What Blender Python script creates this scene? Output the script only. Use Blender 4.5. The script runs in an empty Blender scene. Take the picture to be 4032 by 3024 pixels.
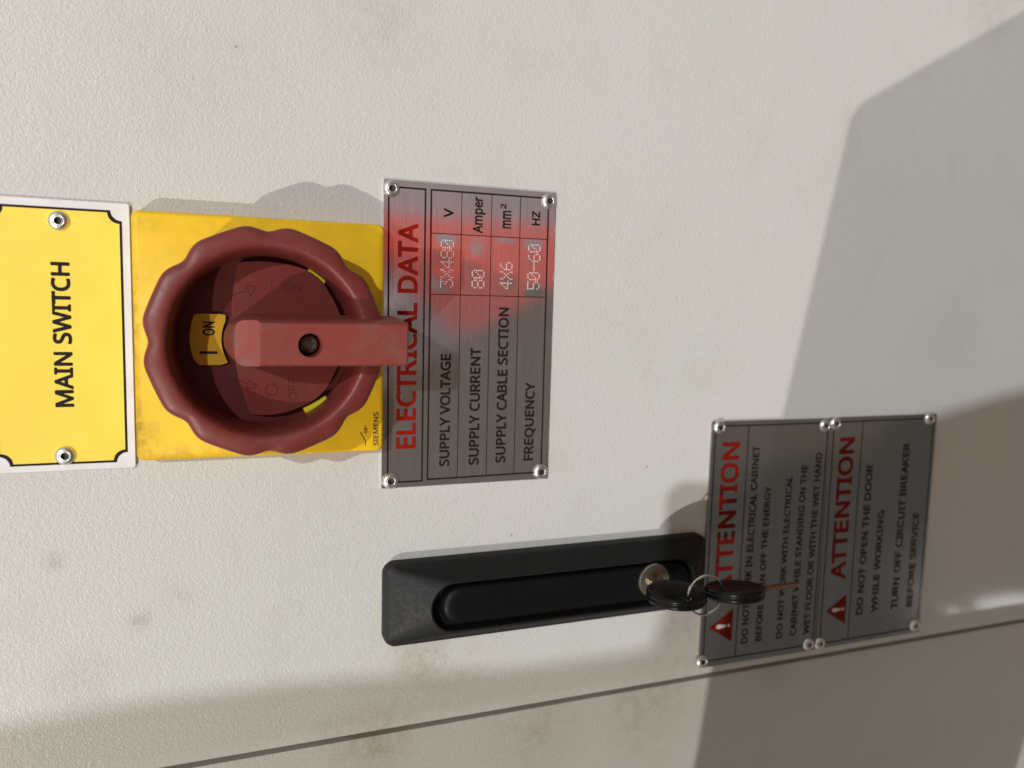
import bpy, bmesh, math, random
from mathutils import Vector, Matrix
from mathutils.geometry import tessellate_polygon
random.seed(7)
S = bpy.context.scene
COL = S.collection
PI = math.pi

# ---------------------------------------------------------------- camera
# panel coordinates used everywhere below, in millimetres:
#   u = to the right along the cabinet, v = downwards, h = out of the cabinet door
def P(u, v, h): return Vector((u / 1000.0, -h / 1000.0, -v / 1000.0))
CR = ((0.93504657, -0.02530953, -0.35362034), (-0.01273409, 0.99440716, -0.10484392), (0.35429614, 0.10253698, 0.92949471))
CT = (-46.35501, -16.85658, 275.18311)
def cam_point(x, y, z):            # phone axes (mm) -> (u, v, h)
    q = (x - CT[0], y - CT[1], z - CT[2])
    a = [CR[0][i] * q[0] + CR[1][i] * q[1] + CR[2][i] * q[2] for i in range(3)]
    return (-a[1], a[0], -a[2])
cd = bpy.data.cameras.new('camera'); cam = bpy.data.objects.new('camera', cd); COL.objects.link(cam)
cd.sensor_fit = 'HORIZONTAL'; cd.sensor_width = 36.0; cd.lens = 3034.743 / 4032.0 * 36.0
cd.clip_start = 0.005; cd.clip_end = 30.0
o0 = P(*cam_point(0, 0, 0))
ax = [(P(*cam_point(*e)) - o0).normalized() for e in ((1, 0, 0), (0, 1, 0), (0, 0, 1))]
m = Matrix.Identity(4)
for i, a in enumerate((ax[0], -ax[1], -ax[2])):
    for k in range(3): m[k][i] = a[k]
m.translation = o0
cam.matrix_world = m
cd.dof.use_dof = True; cd.dof.focus_distance = 0.262; cd.dof.aperture_fstop = 9.0
S.camera = cam

# ---------------------------------------------------------------- light
S.view_settings.view_transform = 'Standard'; S.view_settings.look = 'None'
S.view_settings.gamma = 1.0; S.view_settings.exposure = 0.0; S.view_settings.use_curve_mapping = False
LAMP_A = (-2676.0, -3070.0, 4000.0)     # warm ceiling lamp, up and to the left
LAMP_B = (1276.0, -2900.0, 4000.0)       # cool ceiling lamp, up and to the right
def lamp(name, p, power, color, r):      # ceiling spots whose beams are centred lower down the cabinet
    l = bpy.data.lights.new(name, 'SPOT'); l.energy = power; l.color = color; l.shadow_soft_size = r
    l.spot_size = math.radians(32); l.spot_blend = 1.0
    o = bpy.data.objects.new(name, l); o.location = P(*p); COL.objects.link(o)
    o.rotation_euler = (P(40, 900, 0) - P(*p)).to_track_quat('-Z', 'Y').to_euler()
lamp('warm_lamp', LAMP_A, 780.0, (1.0, 0.95, 0.89), 0.024)
lamp('cool_lamp', LAMP_B, 752.0, (0.825, 0.895, 0.955), 0.036)
# added fill lamp: brightens the jacket for its red reflection in the data plate
wl = bpy.data.lights.new('jacket_fill_lamp', 'SPOT'); wl.energy = 66.0; wl.color = (1.0, 0.95, 0.9); wl.shadow_soft_size = 0.03; wl.spot_size = math.radians(34); wl.spot_blend = 0.6
wo_ = bpy.data.objects.new('jacket_fill_lamp', wl); wo_.location = P(60, -1150, 120); COL.objects.link(wo_)
wo_.rotation_euler = (P(60, 120, 440) - P(60, -1150, 120)).to_track_quat('-Z', 'Y').to_euler()
GLOW_PATCHES = ((-137.4, 330.2, 0.008, 0.028, 10.0), (-138.2, 295.0, 0.007, 0.006, 9.0))  # bright patches added so that the door's coat shows glints
W = bpy.data.worlds.new('World'); S.world = W; W.use_nodes = True
nt = W.node_tree; nt.nodes.clear()
def N(tree, t, **kw):
    n = tree.nodes.new(t)
    for k, v in kw.items(): setattr(n, k, v)
    return n
wo = N(nt, 'ShaderNodeOutputWorld'); bg = N(nt, 'ShaderNodeBackground'); tc = N(nt, 'ShaderNodeTexCoord')
sx = N(nt, 'ShaderNodeSeparateXYZ'); rp = N(nt, 'ShaderNodeValToRGB'); mr = N(nt, 'ShaderNodeMapRange')
mr.inputs[1].default_value = -1; mr.inputs[2].default_value = 1
nt.links.new(tc.outputs['Generated'], sx.inputs[0]); nt.links.new(sx.outputs[2], mr.inputs[0]); nt.links.new(mr.outputs[0], rp.inputs[0])
e = rp.color_ramp.elements
e[0].position = 0.0; e[0].color = (0.10, 0.098, 0.085, 1)
e[1].position = 1.0; e[1].color = (0.46, 0.48, 0.44, 1)
for pos, c in ((0.30, (0.13, 0.123, 0.109)), (0.46, (0.20, 0.185, 0.155)), (0.62, (0.40, 0.37, 0.305)), (0.75, (0.50, 0.48, 0.41))):
    q = e.new(pos); q.color = (*c, 1)
bg.inputs[1].default_value = 1.32
acc = rp.outputs[0]
def glow_patch(acc, d, ru, rv, strength):      # soft-edged bright rectangle added to the world, in one direction
    d = Vector(d).normalized(); s = d.cross(Vector((0, 0, 1))).normalized(); w = s.cross(d)
    fs = []
    for ax_, hw in ((s, ru), (w, rv)):
        dn = N(nt, 'ShaderNodeVectorMath', operation='DOT_PRODUCT'); nt.links.new(tc.outputs['Generated'], dn.inputs[0]); dn.inputs[1].default_value = ax_
        ab = N(nt, 'ShaderNodeMath', operation='ABSOLUTE'); nt.links.new(dn.outputs['Value'], ab.inputs[0])
        mp = N(nt, 'ShaderNodeMapRange', interpolation_type='SMOOTHSTEP'); nt.links.new(ab.outputs[0], mp.inputs[0])
        mp.inputs[1].default_value = hw * 0.8; mp.inputs[2].default_value = hw; mp.inputs[3].default_value = 1; mp.inputs[4].default_value = 0; fs.append(mp.outputs[0])
    dn = N(nt, 'ShaderNodeVectorMath', operation='DOT_PRODUCT'); nt.links.new(tc.outputs['Generated'], dn.inputs[0]); dn.inputs[1].default_value = d
    gt = N(nt, 'ShaderNodeMath', operation='GREATER_THAN'); nt.links.new(dn.outputs['Value'], gt.inputs[0]); gt.inputs[1].default_value = 0; fs.append(gt.outputs[0])
    m1 = N(nt, 'ShaderNodeMath', operation='MULTIPLY'); nt.links.new(fs[0], m1.inputs[0]); nt.links.new(fs[1], m1.inputs[1])
    m2 = N(nt, 'ShaderNodeMath', operation='MULTIPLY'); nt.links.new(m1.outputs[0], m2.inputs[0]); nt.links.new(fs[2], m2.inputs[1])
    x = N(nt, 'ShaderNodeMix', data_type='RGBA'); nt.links.new(m2.outputs[0], x.inputs[0]); nt.links.new(acc, x.inputs[6]); x.inputs[7].default_value = (strength, strength, strength * 1.02, 1)
    return x.outputs[2]
def mirror_dir(u, v):                            # direction seen reflected in the door at (u, v) from the camera
    c = cam_point(0, 0, 0); return (P(u - c[0], v - c[1], c[2]) - P(0, 0, 0))
for (u, v, ru, rv, st) in GLOW_PATCHES: acc = glow_patch(acc, mirror_dir(u, v), ru, rv, st)
nt.links.new(acc, bg.inputs[0]); nt.links.new(bg.outputs[0], wo.inputs[0])

# ---------------------------------------------------------------- materials
def mat(name, col, rough=0.5, metal=0.0, spec=0.5, coat=0.0):
    mm = bpy.data.materials.new(name); mm.use_nodes = True
    b = mm.node_tree.nodes['Principled BSDF']
    b.inputs['Base Color'].default_value = (*col, 1); b.inputs['Roughness'].default_value = rough
    b.inputs['Metallic'].default_value = metal; b.inputs['Specular IOR Level'].default_value = spec
    b.inputs['Coat Weight'].default_value = coat
    return mm
def nodes(mm): return mm.node_tree, mm.node_tree.nodes['Principled BSDF']
def coords(t, scale=(1, 1, 1), loc=(0, 0, 0)):
    c = N(t, 'ShaderNodeTexCoord'); mp = N(t, 'ShaderNodeMapping')
    mp.inputs['Scale'].default_value = scale; mp.inputs['Location'].default_value = loc
    t.links.new(c.outputs['Object'], mp.inputs[0]); return mp.outputs[0]
def noise(t, vec, scale, detail=2.0, rough=0.5, dist=0.0):
    n = N(t, 'ShaderNodeTexNoise'); n.inputs['Scale'].default_value = scale; n.inputs['Detail'].default_value = detail
    n.inputs['Roughness'].default_value = rough; n.inputs['Distortion'].default_value = dist
    t.links.new(vec, n.inputs['Vector']); return n.outputs['Fac']
def ramp(t, fac, stops):
    r = N(t, 'ShaderNodeValToRGB'); el = r.color_ramp.elements
    el[0].position, el[0].color = stops[0][0], (*stops[0][1], 1); el[1].position, el[1].color = stops[-1][0], (*stops[-1][1], 1)
    for p, c in stops[1:-1]:
        q = el.new(p); q.color = (*c, 1)
    t.links.new(fac, r.inputs[0]); return r.outputs[0]
def mul(t, a, b, fac=1.0):
    x = N(t, 'ShaderNodeMix', data_type='RGBA', blend_type='MULTIPLY'); x.inputs[0].default_value = fac
    t.links.new(a, x.inputs[6]); t.links.new(b, x.inputs[7]); return x.outputs[2]
def math_(t, op, a, b=None, c=None):
    n = N(t, 'ShaderNodeMath', operation=op)
    for i, q in enumerate((a, b, c)):
        if q is None: continue
        if isinstance(q, (int, float)): n.inputs[i].default_value = q
        else: t.links.new(q, n.inputs[i])
    return n.outputs[0]
def bump(t, h, strength, dist, prev=None):
    b = N(t, 'ShaderNodeBump'); b.inputs['Strength'].default_value = strength; b.inputs['Distance'].default_value = dist
    t.links.new(h, b.inputs['Height'])
    if prev: t.links.new(prev, b.inputs['Normal'])
    return b.outputs[0]
def g3(x): return (x, x, x)

# textured beige powder coat, with smudges and painted seam shade at known places
def paint_material():
    mm = mat('beige_powder_coat', (0.56, 0.53, 0.485), 0.42, 0, 0.5); t, b = nodes(mm)
    v = coords(t)
    big = noise(t, v, 9.0, 4, 0.55); mid = noise(t, v, 34.0, 5, 0.65, 0.4)
    base = ramp(t, big, ((0.30, (0.525, 0.515, 0.483)), (0.5, (0.54, 0.527, 0.494)), (0.72, (0.555, 0.526, 0.50))))
    base = mul(t, base, ramp(t, mid, ((0.25, (0.93, 0.915, 0.89)), (0.46, g3(1.0)), (1.0, g3(1.0)))), 0.8)
    grime = noise(t, v, 210.0, 4, 0.7)
    for (u, vv, r, a, c) in SMUDGES_AND_SHADE:
        dn = N(t, 'ShaderNodeVectorMath', operation='DISTANCE'); mp = coords(t, (1, 0, 1))
        t.links.new(mp, dn.inputs[0]); dn.inputs[1].default_value = (u / 1000, 0, -vv / 1000)
        d = math_(t, 'DIVIDE', dn.outputs['Value'], r / 1000)
        f = math_(t, 'SUBTRACT', 1.0, d); f = math_(t, 'MAXIMUM', f, 0.0)
        g = math_(t, 'MULTIPLY', f, math_(t, 'MULTIPLY', math_(t, 'SUBTRACT', grime, 0.30), a * 2.7)); 
        g = math_(t, 'MINIMUM', math_(t, 'MAXIMUM', g, 0.0), 0.75)
        x = N(t, 'ShaderNodeMix', data_type='RGBA'); t.links.new(g, x.inputs[0]); t.links.new(base, x.inputs[6]); x.inputs[7].default_value = (*c, 1)
        base = x.outputs[2]
    # short rubbed scuffs
    sc = noise(t, coords(t, (300, 1, 1300), (0.3, 0, 0.7)), 1.0, 2, 0.5); sc2 = noise(t, coords(t, (900, 1, 260), (5.3, 0, 1.7)), 1.0, 2, 0.5)
    gate = math_(t, 'GREATER_THAN', noise(t, v, 22.0, 2, 0.5), 0.56)
    s1 = math_(t, 'MULTIPLY', math_(t, 'MAXIMUM', math_(t, 'SUBTRACT', math_(t, 'MAXIMUM', sc, sc2), 0.735), 0.0), 5.0)
    s1 = math_(t, 'MINIMUM', math_(t, 'MULTIPLY', s1, gate), 0.5)
    x = N(t, 'ShaderNodeMix', data_type='RGBA'); t.links.new(s1, x.inputs[0]); t.links.new(base, x.inputs[6]); x.inputs[7].default_value = (0.18, 0.155, 0.125, 1); base = x.outputs[2]
    # tiny specks of dirt
    vo = N(t, 'ShaderNodeTexVoronoi'); vo.inputs['Scale'].default_value = 42.0; t.links.new(v, vo.inputs['Vector'])
    sp = N(t, 'ShaderNodeTexNoise'); sp.inputs['Scale'].default_value = 8; t.links.new(v, sp.inputs['Vector'])
    th = math_(t, 'MULTIPLY', sp.outputs['Fac'], 0.040)
    spk = math_(t, 'LESS_THAN', vo.outputs['Distance'], math_(t, 'SUBTRACT', th, 0.0005))
    rnd = N(t, 'ShaderNodeSeparateColor'); t.links.new(vo.outputs['Color'], rnd.inputs[0])
    spk = math_(t, 'MULTIPLY', spk, math_(t, 'GREATER_THAN', rnd.outputs[0], 0.62))
    x = N(t, 'ShaderNodeMix', data_type='RGBA'); t.links.new(math_(t, 'MULTIPLY', spk, 0.55), x.inputs[0]); t.links.new(base, x.inputs[6]); x.inputs[7].default_value = (0.12, 0.10, 0.08, 1)
    t.links.new(x.outputs[2], b.inputs['Base Color'])
    w1 = noise(t, v, 930.0, 1.0, 0.5, 0.9); w2 = noise(t, v, 2200.0, 1.0, 0.5, 0.3)
    hgt = math_(t, 'ADD', math_(t, 'MULTIPLY', w1, 0.75), math_(t, 'MULTIPLY', w2, 0.30))
    n1 = bump(t, hgt, 1.0, 0.00025)
    lw = noise(t, v, 16.0, 1, 0.5); n2 = bump(t, lw, 0.35, 0.0006, n1)
    t.links.new(n2, b.inputs['Normal'])
    b.inputs['Coat Weight'].default_value = 0.35; b.inputs['Coat Roughness'].default_value = 0.06
    t.links.new(ramp(t, mid, ((0.2, g3(0.52)), (0.8, g3(0.36)))), b.inputs['Roughness'])
    return mm
BR = (0.30, 0.235, 0.165); GR = (0.20, 0.185, 0.17)
SMUDGES_AND_SHADE = [(-95.7, -80.4, 7.0, 0.30, BR),
    (-95.2, -80.7, 4.0, 0.50, GR),
    (-72.0, -104.4, 5.0, 0.50, GR),
    (-113.3, -98.0, 14.0, 0.28, GR),
    (-88.3, -68.6, 10.0, 0.20, BR),
    (-120.3, 15.1, 14.0, 0.65, BR),
    (109.2, -5.6, 30.0, 0.22, BR),
    (107.8, 2.2, 9.0, 0.16, GR),
    (-122.7, 132.4, 14.0, 0.35, BR),
    (-156.5, -1.1, 22.0, 0.70, BR),  # from here along the seam: brown dirt with the soft seam shadow painted in
    (-163.3, 68.9, 30.0, 0.40, BR),
    (-157.4, 125.3, 34.0, 0.50, BR),
    (-153.4, 190.7, 20.0, 0.40, BR),
    (-146.3, -18.1, 10.0, 0.30, BR),
    (156.2, 284.3, 22.0, 0.35, BR),
    (86.6, -58.1, 40.0, 0.15, BR),
    (-30.3, -113.7, 30.0, 0.20, BR),
    (-128.4, 25.2, 40.0, 0.25, BR)]
M_paint = paint_material()

def brushed(name, col, rough, along_u=True, metal=1.0):
    mm = mat(name, col, rough, metal); t, b = nodes(mm)
    v = coords(t, (55, 1, 2300) if along_u else (2300, 1, 55))
    f = noise(t, v, 1.0, 3, 0.6)
    big = noise(t, coords(t), 45.0, 3, 0.6)
    c = ramp(t, f, ((0.30, tuple(x * 0.86 for x in col)), (0.70, tuple(min(1, x * 1.10) for x in col))))
    c = mul(t, c, ramp(t, big, ((0.3, g3(0.93)), (0.6, g3(1.0)))))
    t.links.new(c, b.inputs['Base Color'])
    t.links.new(ramp(t, f, ((0.2, g3(rough * 0.75)), (0.8, g3(rough * 1.3)))), b.inputs['Roughness'])
    t.links.new(bump(t, f, 0.10, 0.00003), b.inputs['Normal'])
    return mm
M_plate = brushed('brushed_aluminium', (0.80, 0.755, 0.76), 0.10, True, 0.91)
M_plate2 = brushed('satin_steel', (0.31, 0.302, 0.30), 0.12, True, 0.94)

def dusty(name, col, dust, rough=0.5, amount=0.5, scale=60.0, spec=0.5, fine=1500.0, fineb=0.00002, spots=()):
    mm = mat(name, col, rough, 0, spec); t, b = nodes(mm)
    v = coords(t)
    f = noise(t, v, scale, 5, 0.65, 0.5); g = noise(t, v, scale * 7, 4, 0.7)
    k = math_(t, 'MULTIPLY', math_(t, 'MAXIMUM', math_(t, 'SUBTRACT', f, 0.46), 0.0), math_(t, 'MULTIPLY', g, amount * 8))
    k = math_(t, 'MINIMUM', k, 0.85)
    base = ramp(t, noise(t, v, scale * 0.6, 3, 0.5), ((0.3, tuple(x * 0.93 for x in col)), (0.7, tuple(min(1, x * 1.05) for x in col))))
    x = N(t, 'ShaderNodeMix', data_type='RGBA'); t.links.new(k, x.inputs[0]); t.links.new(base, x.inputs[6]); x.inputs[7].default_value = (*dust, 1)
    out = x.outputs[2]; gr = noise(t, v, 260.0, 4, 0.7)
    for (u, vv, ru, rv, am, c) in spots:          # grime rubbed in at known places (thing coordinates, mm)
        mp = coords(t, (1000.0 / ru, 0, 1000.0 / rv), (-u / ru, 0, vv / rv)); ln = N(t, 'ShaderNodeVectorMath', operation='LENGTH'); t.links.new(mp, ln.inputs[0])
        f = math_(t, 'MAXIMUM', math_(t, 'SUBTRACT', 1.0, ln.outputs['Value']), 0.0)
        f = math_(t, 'MINIMUM', math_(t, 'MULTIPLY', f, math_(t, 'MULTIPLY', math_(t, 'MAXIMUM', math_(t, 'SUBTRACT', gr, 0.3), 0.0), am * 2.6)), 0.8)
        y = N(t, 'ShaderNodeMix', data_type='RGBA'); t.links.new(f, y.inputs[0]); t.links.new(out, y.inputs[6]); y.inputs[7].default_value = (*c, 1); out = y.outputs[2]
    t.links.new(out, b.inputs['Base Color'])
    t.links.new(ramp(t, g, ((0.3, g3(rough * 0.85)), (0.75, g3(min(1, rough * 1.25))))), b.inputs['Roughness'])
    t.links.new(bump(t, noise(t, v, fine, 2, 0.5), 0.5, fineb), b.inputs['Normal'])
    return mm
M_yellow = dusty('yellow_plastic', (0.82, 0.50, 0.014), (0.40, 0.27, 0.03), 0.45, 0.28, 75, 0.25, spots=((-30.6, -36.6, 8.0, 5.0, 0.65, (0.16, 0.10, 0.015)), (-1.5, -39.2, 45.0, 2.6, 0.90, (0.16, 0.10, 0.015)), (35.5, -36.8, 5.0, 9.0, 0.35, (0.16, 0.10, 0.015)), (-40.9, -7.2, 25.0, 3.0, 0.00, (0.16, 0.10, 0.015)), (-37.4, -26.8, 5.0, 22.0, 0.50, (0.16, 0.10, 0.015)), (-31.4, -39.0, 16.0, 3.5, 0.90, (0.16, 0.10, 0.015)), (34.8, -14.5, 6.0, 20.0, 0.30, (0.45, 0.26, 0.01))))
M_signyellow = dusty('yellow_print', (0.90, 0.665, 0.085), (0.78, 0.55, 0.08), 0.42, 0.2, 60, 0.3)
M_red = dusty('red_plastic', (0.150, 0.024, 0.019), (0.17, 0.085, 0.07), 0.42, 0.26, 95, 0.34)
M_redlever = dusty('worn_red_plastic', (0.205, 0.034, 0.025), (0.15, 0.10, 0.085), 0.52, 0.42, 110, 0.35)
M_reddark = dusty('red_plastic_inside', (0.075, 0.008, 0.007), (0.11, 0.065, 0.055), 0.5, 0.20, 60, 0.25)  # darker red: part of the recess shade is put into this colour
M_dial = dusty('red_plastic_dial', (0.125, 0.017, 0.0135), (0.15, 0.08, 0.065), 0.5, 0.16, 60, 0.25)
M_black = dusty('black_plastic', (0.0085, 0.0085, 0.0085), (0.035, 0.034, 0.031), 0.52, 0.06, 90, 0.24)
M_blacklever = dusty('black_plastic_smooth', (0.004, 0.004, 0.0045), (0.014, 0.014, 0.014), 0.45, 0.05, 90, 0.16)
M_key = dusty('black_rubber_grip', (0.006, 0.0065, 0.007), (0.018, 0.018, 0.018), 0.26, 0.10, 200, 0.20, 900, 0.00003)
M_white = dusty('white_sign_face', (0.72, 0.70, 0.70), (0.45, 0.42, 0.38), 0.35, 0.12, 120)
M_ink = mat('black_ink', (0.010, 0.006, 0.006), 0.6, 0, 0.2)
M_redink = mat('red_ink', (0.235, 0.008, 0.002), 0.6, 0, 0.12)
M_redink2 = mat('dark_red_ink', (0.14, 0.006, 0.003), 0.6, 0, 0.10)
M_rivet = mat('rivet_aluminium', (0.72, 0.71, 0.69), 0.33, 1.0)
M_hole = mat('dark_hole', (0.012, 0.011, 0.010), 0.6)
M_punch = mat('punched_metal', (0.80, 0.79, 0.78), 0.40, 0.6)
M_nickel = mat('nickel', (0.42, 0.385, 0.31), 0.34, 1.0)
M_steel = mat('spring_steel', (0.62, 0.60, 0.58), 0.18, 1.0)
M_brass = brushed('brass_blade', (0.33, 0.20, 0.15), 0.32, False)
M_screw = mat('blackened_screw', (0.22, 0.19, 0.18), 0.38, 1.0)
M_window = mat('yellow_window', (0.45, 0.235, 0.008), 0.5, 0, 0.25)
M_tab = mat('yellow_tab_plastic', (0.62, 0.50, 0.02), 0.22)
M_glass = mat('phone_glass', (0.03, 0.03, 0.035), 0.15)
M_board = mat('shadow_board_brown', (0.10, 0.07, 0.045), 0.6)
M_cloth_red = mat('red_jacket', (0.92, 0.075, 0.04), 0.8)
M_cloth_dark = mat('grey_shirt', (0.40, 0.345, 0.39), 0.8)
M_cloth_khaki = mat('khaki_sleeve', (0.52, 0.46, 0.40), 0.8)
M_skin = mat('skin', (0.45, 0.26, 0.18), 0.5)
M_hair = mat('hair', (0.03, 0.022, 0.018), 0.5)

# ---------------------------------------------------------------- mesh helpers (u, v, h in mm)
class G:
    def __init__(s): s.v = []; s.f = []; s.m = []
    def add(s, vs, fs, mi=0):
        k = len(s.v); s.v += [tuple(x) for x in vs]
        for f in fs: s.f.append(tuple(k + i for i in f)); s.m.append(mi)
        return s
    def box(s, u0, u1, v0, v1, h0, h1, mi=0):
        vs = [(a, b, c) for c in (h0, h1) for b in (v0, v1) for a in (u0, u1)]
        return s.add(vs, [(0, 1, 3, 2), (4, 5, 7, 6), (0, 1, 5, 4), (1, 3, 7, 5), (3, 2, 6, 7), (2, 0, 4, 6)], mi)
    def sheet(s, loops, h, mi=0, hf=None):
        pts = [p for l in loops for p in l]
        tri = tessellate_polygon([[Vector((a, b, 0)) for a, b in l] for l in loops])
        return s.add([(a, b, (h(a, b) if callable(h) else h)) for a, b in pts], tri, mi)
    def prism(s, loops, h0, h1, mi=0, base=True):
        pts = [p for l in loops for p in l]
        tri = tessellate_polygon([[Vector((a, b, 0)) for a, b in l] for l in loops])
        n = len(pts); vs = [(a, b, h0) for a, b in pts] + [(a, b, h1) for a, b in pts]
        fs = [tuple(n + i for i in t) for t in tri]
        if base: fs += [t for t in tri]
        k = 0
        for l in loops:
            c = len(l)
            for i in range(c):
                j = (i + 1) % c; fs.append((k + i, k + j, n + k + j, n + k + i))
            k += c
        return s.add(vs, fs, mi)
    def loft(s, rings, mi=0, cap0=True, cap1=True):       # rings: lists of (u,v,h), same length
        n = len(rings[0]); vs = [p for r in rings for p in r]; fs = []
        for a in range(len(rings) - 1):
            for i in range(n):
                j = (i + 1) % n; fs.append((a * n + i, a * n + j, (a + 1) * n + j, (a + 1) * n + i))
        if cap0: fs.append(tuple(range(n)))
        if cap1: fs.append(tuple((len(rings) - 1) * n + i for i in range(n)))
        return s.add(vs, fs, mi)
    def tube(s, pts, r, n=10, closed=False, mi=0):
        rings = []; c = len(pts)
        pv = [Vector(p) for p in pts]; up = None
        for i, p in enumerate(pv):
            a = pv[(i - 1) % c] if (closed or i) else pv[i]; b = pv[(i + 1) % c] if (closed or i < c - 1) else pv[i]
            d = (b - a).normalized()
            if up is None: up = d.orthogonal().normalized()
            up = (up - d * up.dot(d)).normalized(); w = d.cross(up)
            rr = r[i] if isinstance(r, (list, tuple)) else r
            rings.append([tuple(p + (up * math.cos(2 * PI * k / n) + w * math.sin(2 * PI * k / n)) * rr) for k in range(n)])
        if closed: rings.append(rings[0])
        return s.loft(rings, mi, not closed, not closed)
WPOS = {}
def obj(name, g, mats, parent=None, at=(0, 0, 0), smooth=None, bevel=None, recalc=True):
    me = bpy.data.meshes.new(name)
    me.from_pydata([P(*q) for q in g.v], [], g.f)
    for mm in (mats if isinstance(mats, (list, tuple)) else [mats]): me.materials.append(mm)
    me.polygons.foreach_set('material_index', g.m)
    bm = bmesh.new(); bm.from_mesh(me)
    bmesh.ops.remove_doubles(bm, verts=bm.verts, dist=1e-7)
    if recalc: bmesh.ops.recalc_face_normals(bm, faces=bm.faces)
    else:
        for f in bm.faces:
            if f.normal.y > 0: f.normal_flip()
    if smooth is not None:
        for f in bm.faces: f.smooth = True
        for ed in bm.edges:
            if len(ed.link_faces) == 2 and ed.calc_face_angle(0) > math.radians(smooth): ed.smooth = False
    bm.to_mesh(me); bm.free()
    o = bpy.data.objects.new(name, me); COL.objects.link(o)
    place(o, parent, at)
    if bevel:
        bv = o.modifiers.new('bevel', 'BEVEL'); bv.width = bevel / 1000; bv.segments = 3; bv.limit_method = 'ANGLE'; bv.angle_limit = math.radians(35)
    return o
def place(o, parent, at):
    w = P(*at); WPOS[o.name] = w
    o.location = w - (WPOS[parent.name] if parent else Vector((0, 0, 0)))
    if parent: o.parent = parent
def thing(name, label, cat, at, group=None):
    o = bpy.data.objects.new(name, None); o.empty_display_size = 0.01; COL.objects.link(o)
    place(o, None, at); tag(o, label, cat, group); return o
def tag(o, label, cat, group=None):
    o['label'] = label; o['category'] = cat
    if group: o['group'] = group
def part(name, g, mats, parent, **kw):           # coordinates of g are absolute; move them into the parent's frame
    w = WPOS[parent.name]; at = (w.x * 1000, -w.z * 1000, -w.y * 1000)
    g.v = [(a - at[0], b - at[1], c - at[2]) for a, b, c in g.v]
    return obj(name, g, mats, parent, at, **kw)

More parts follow.
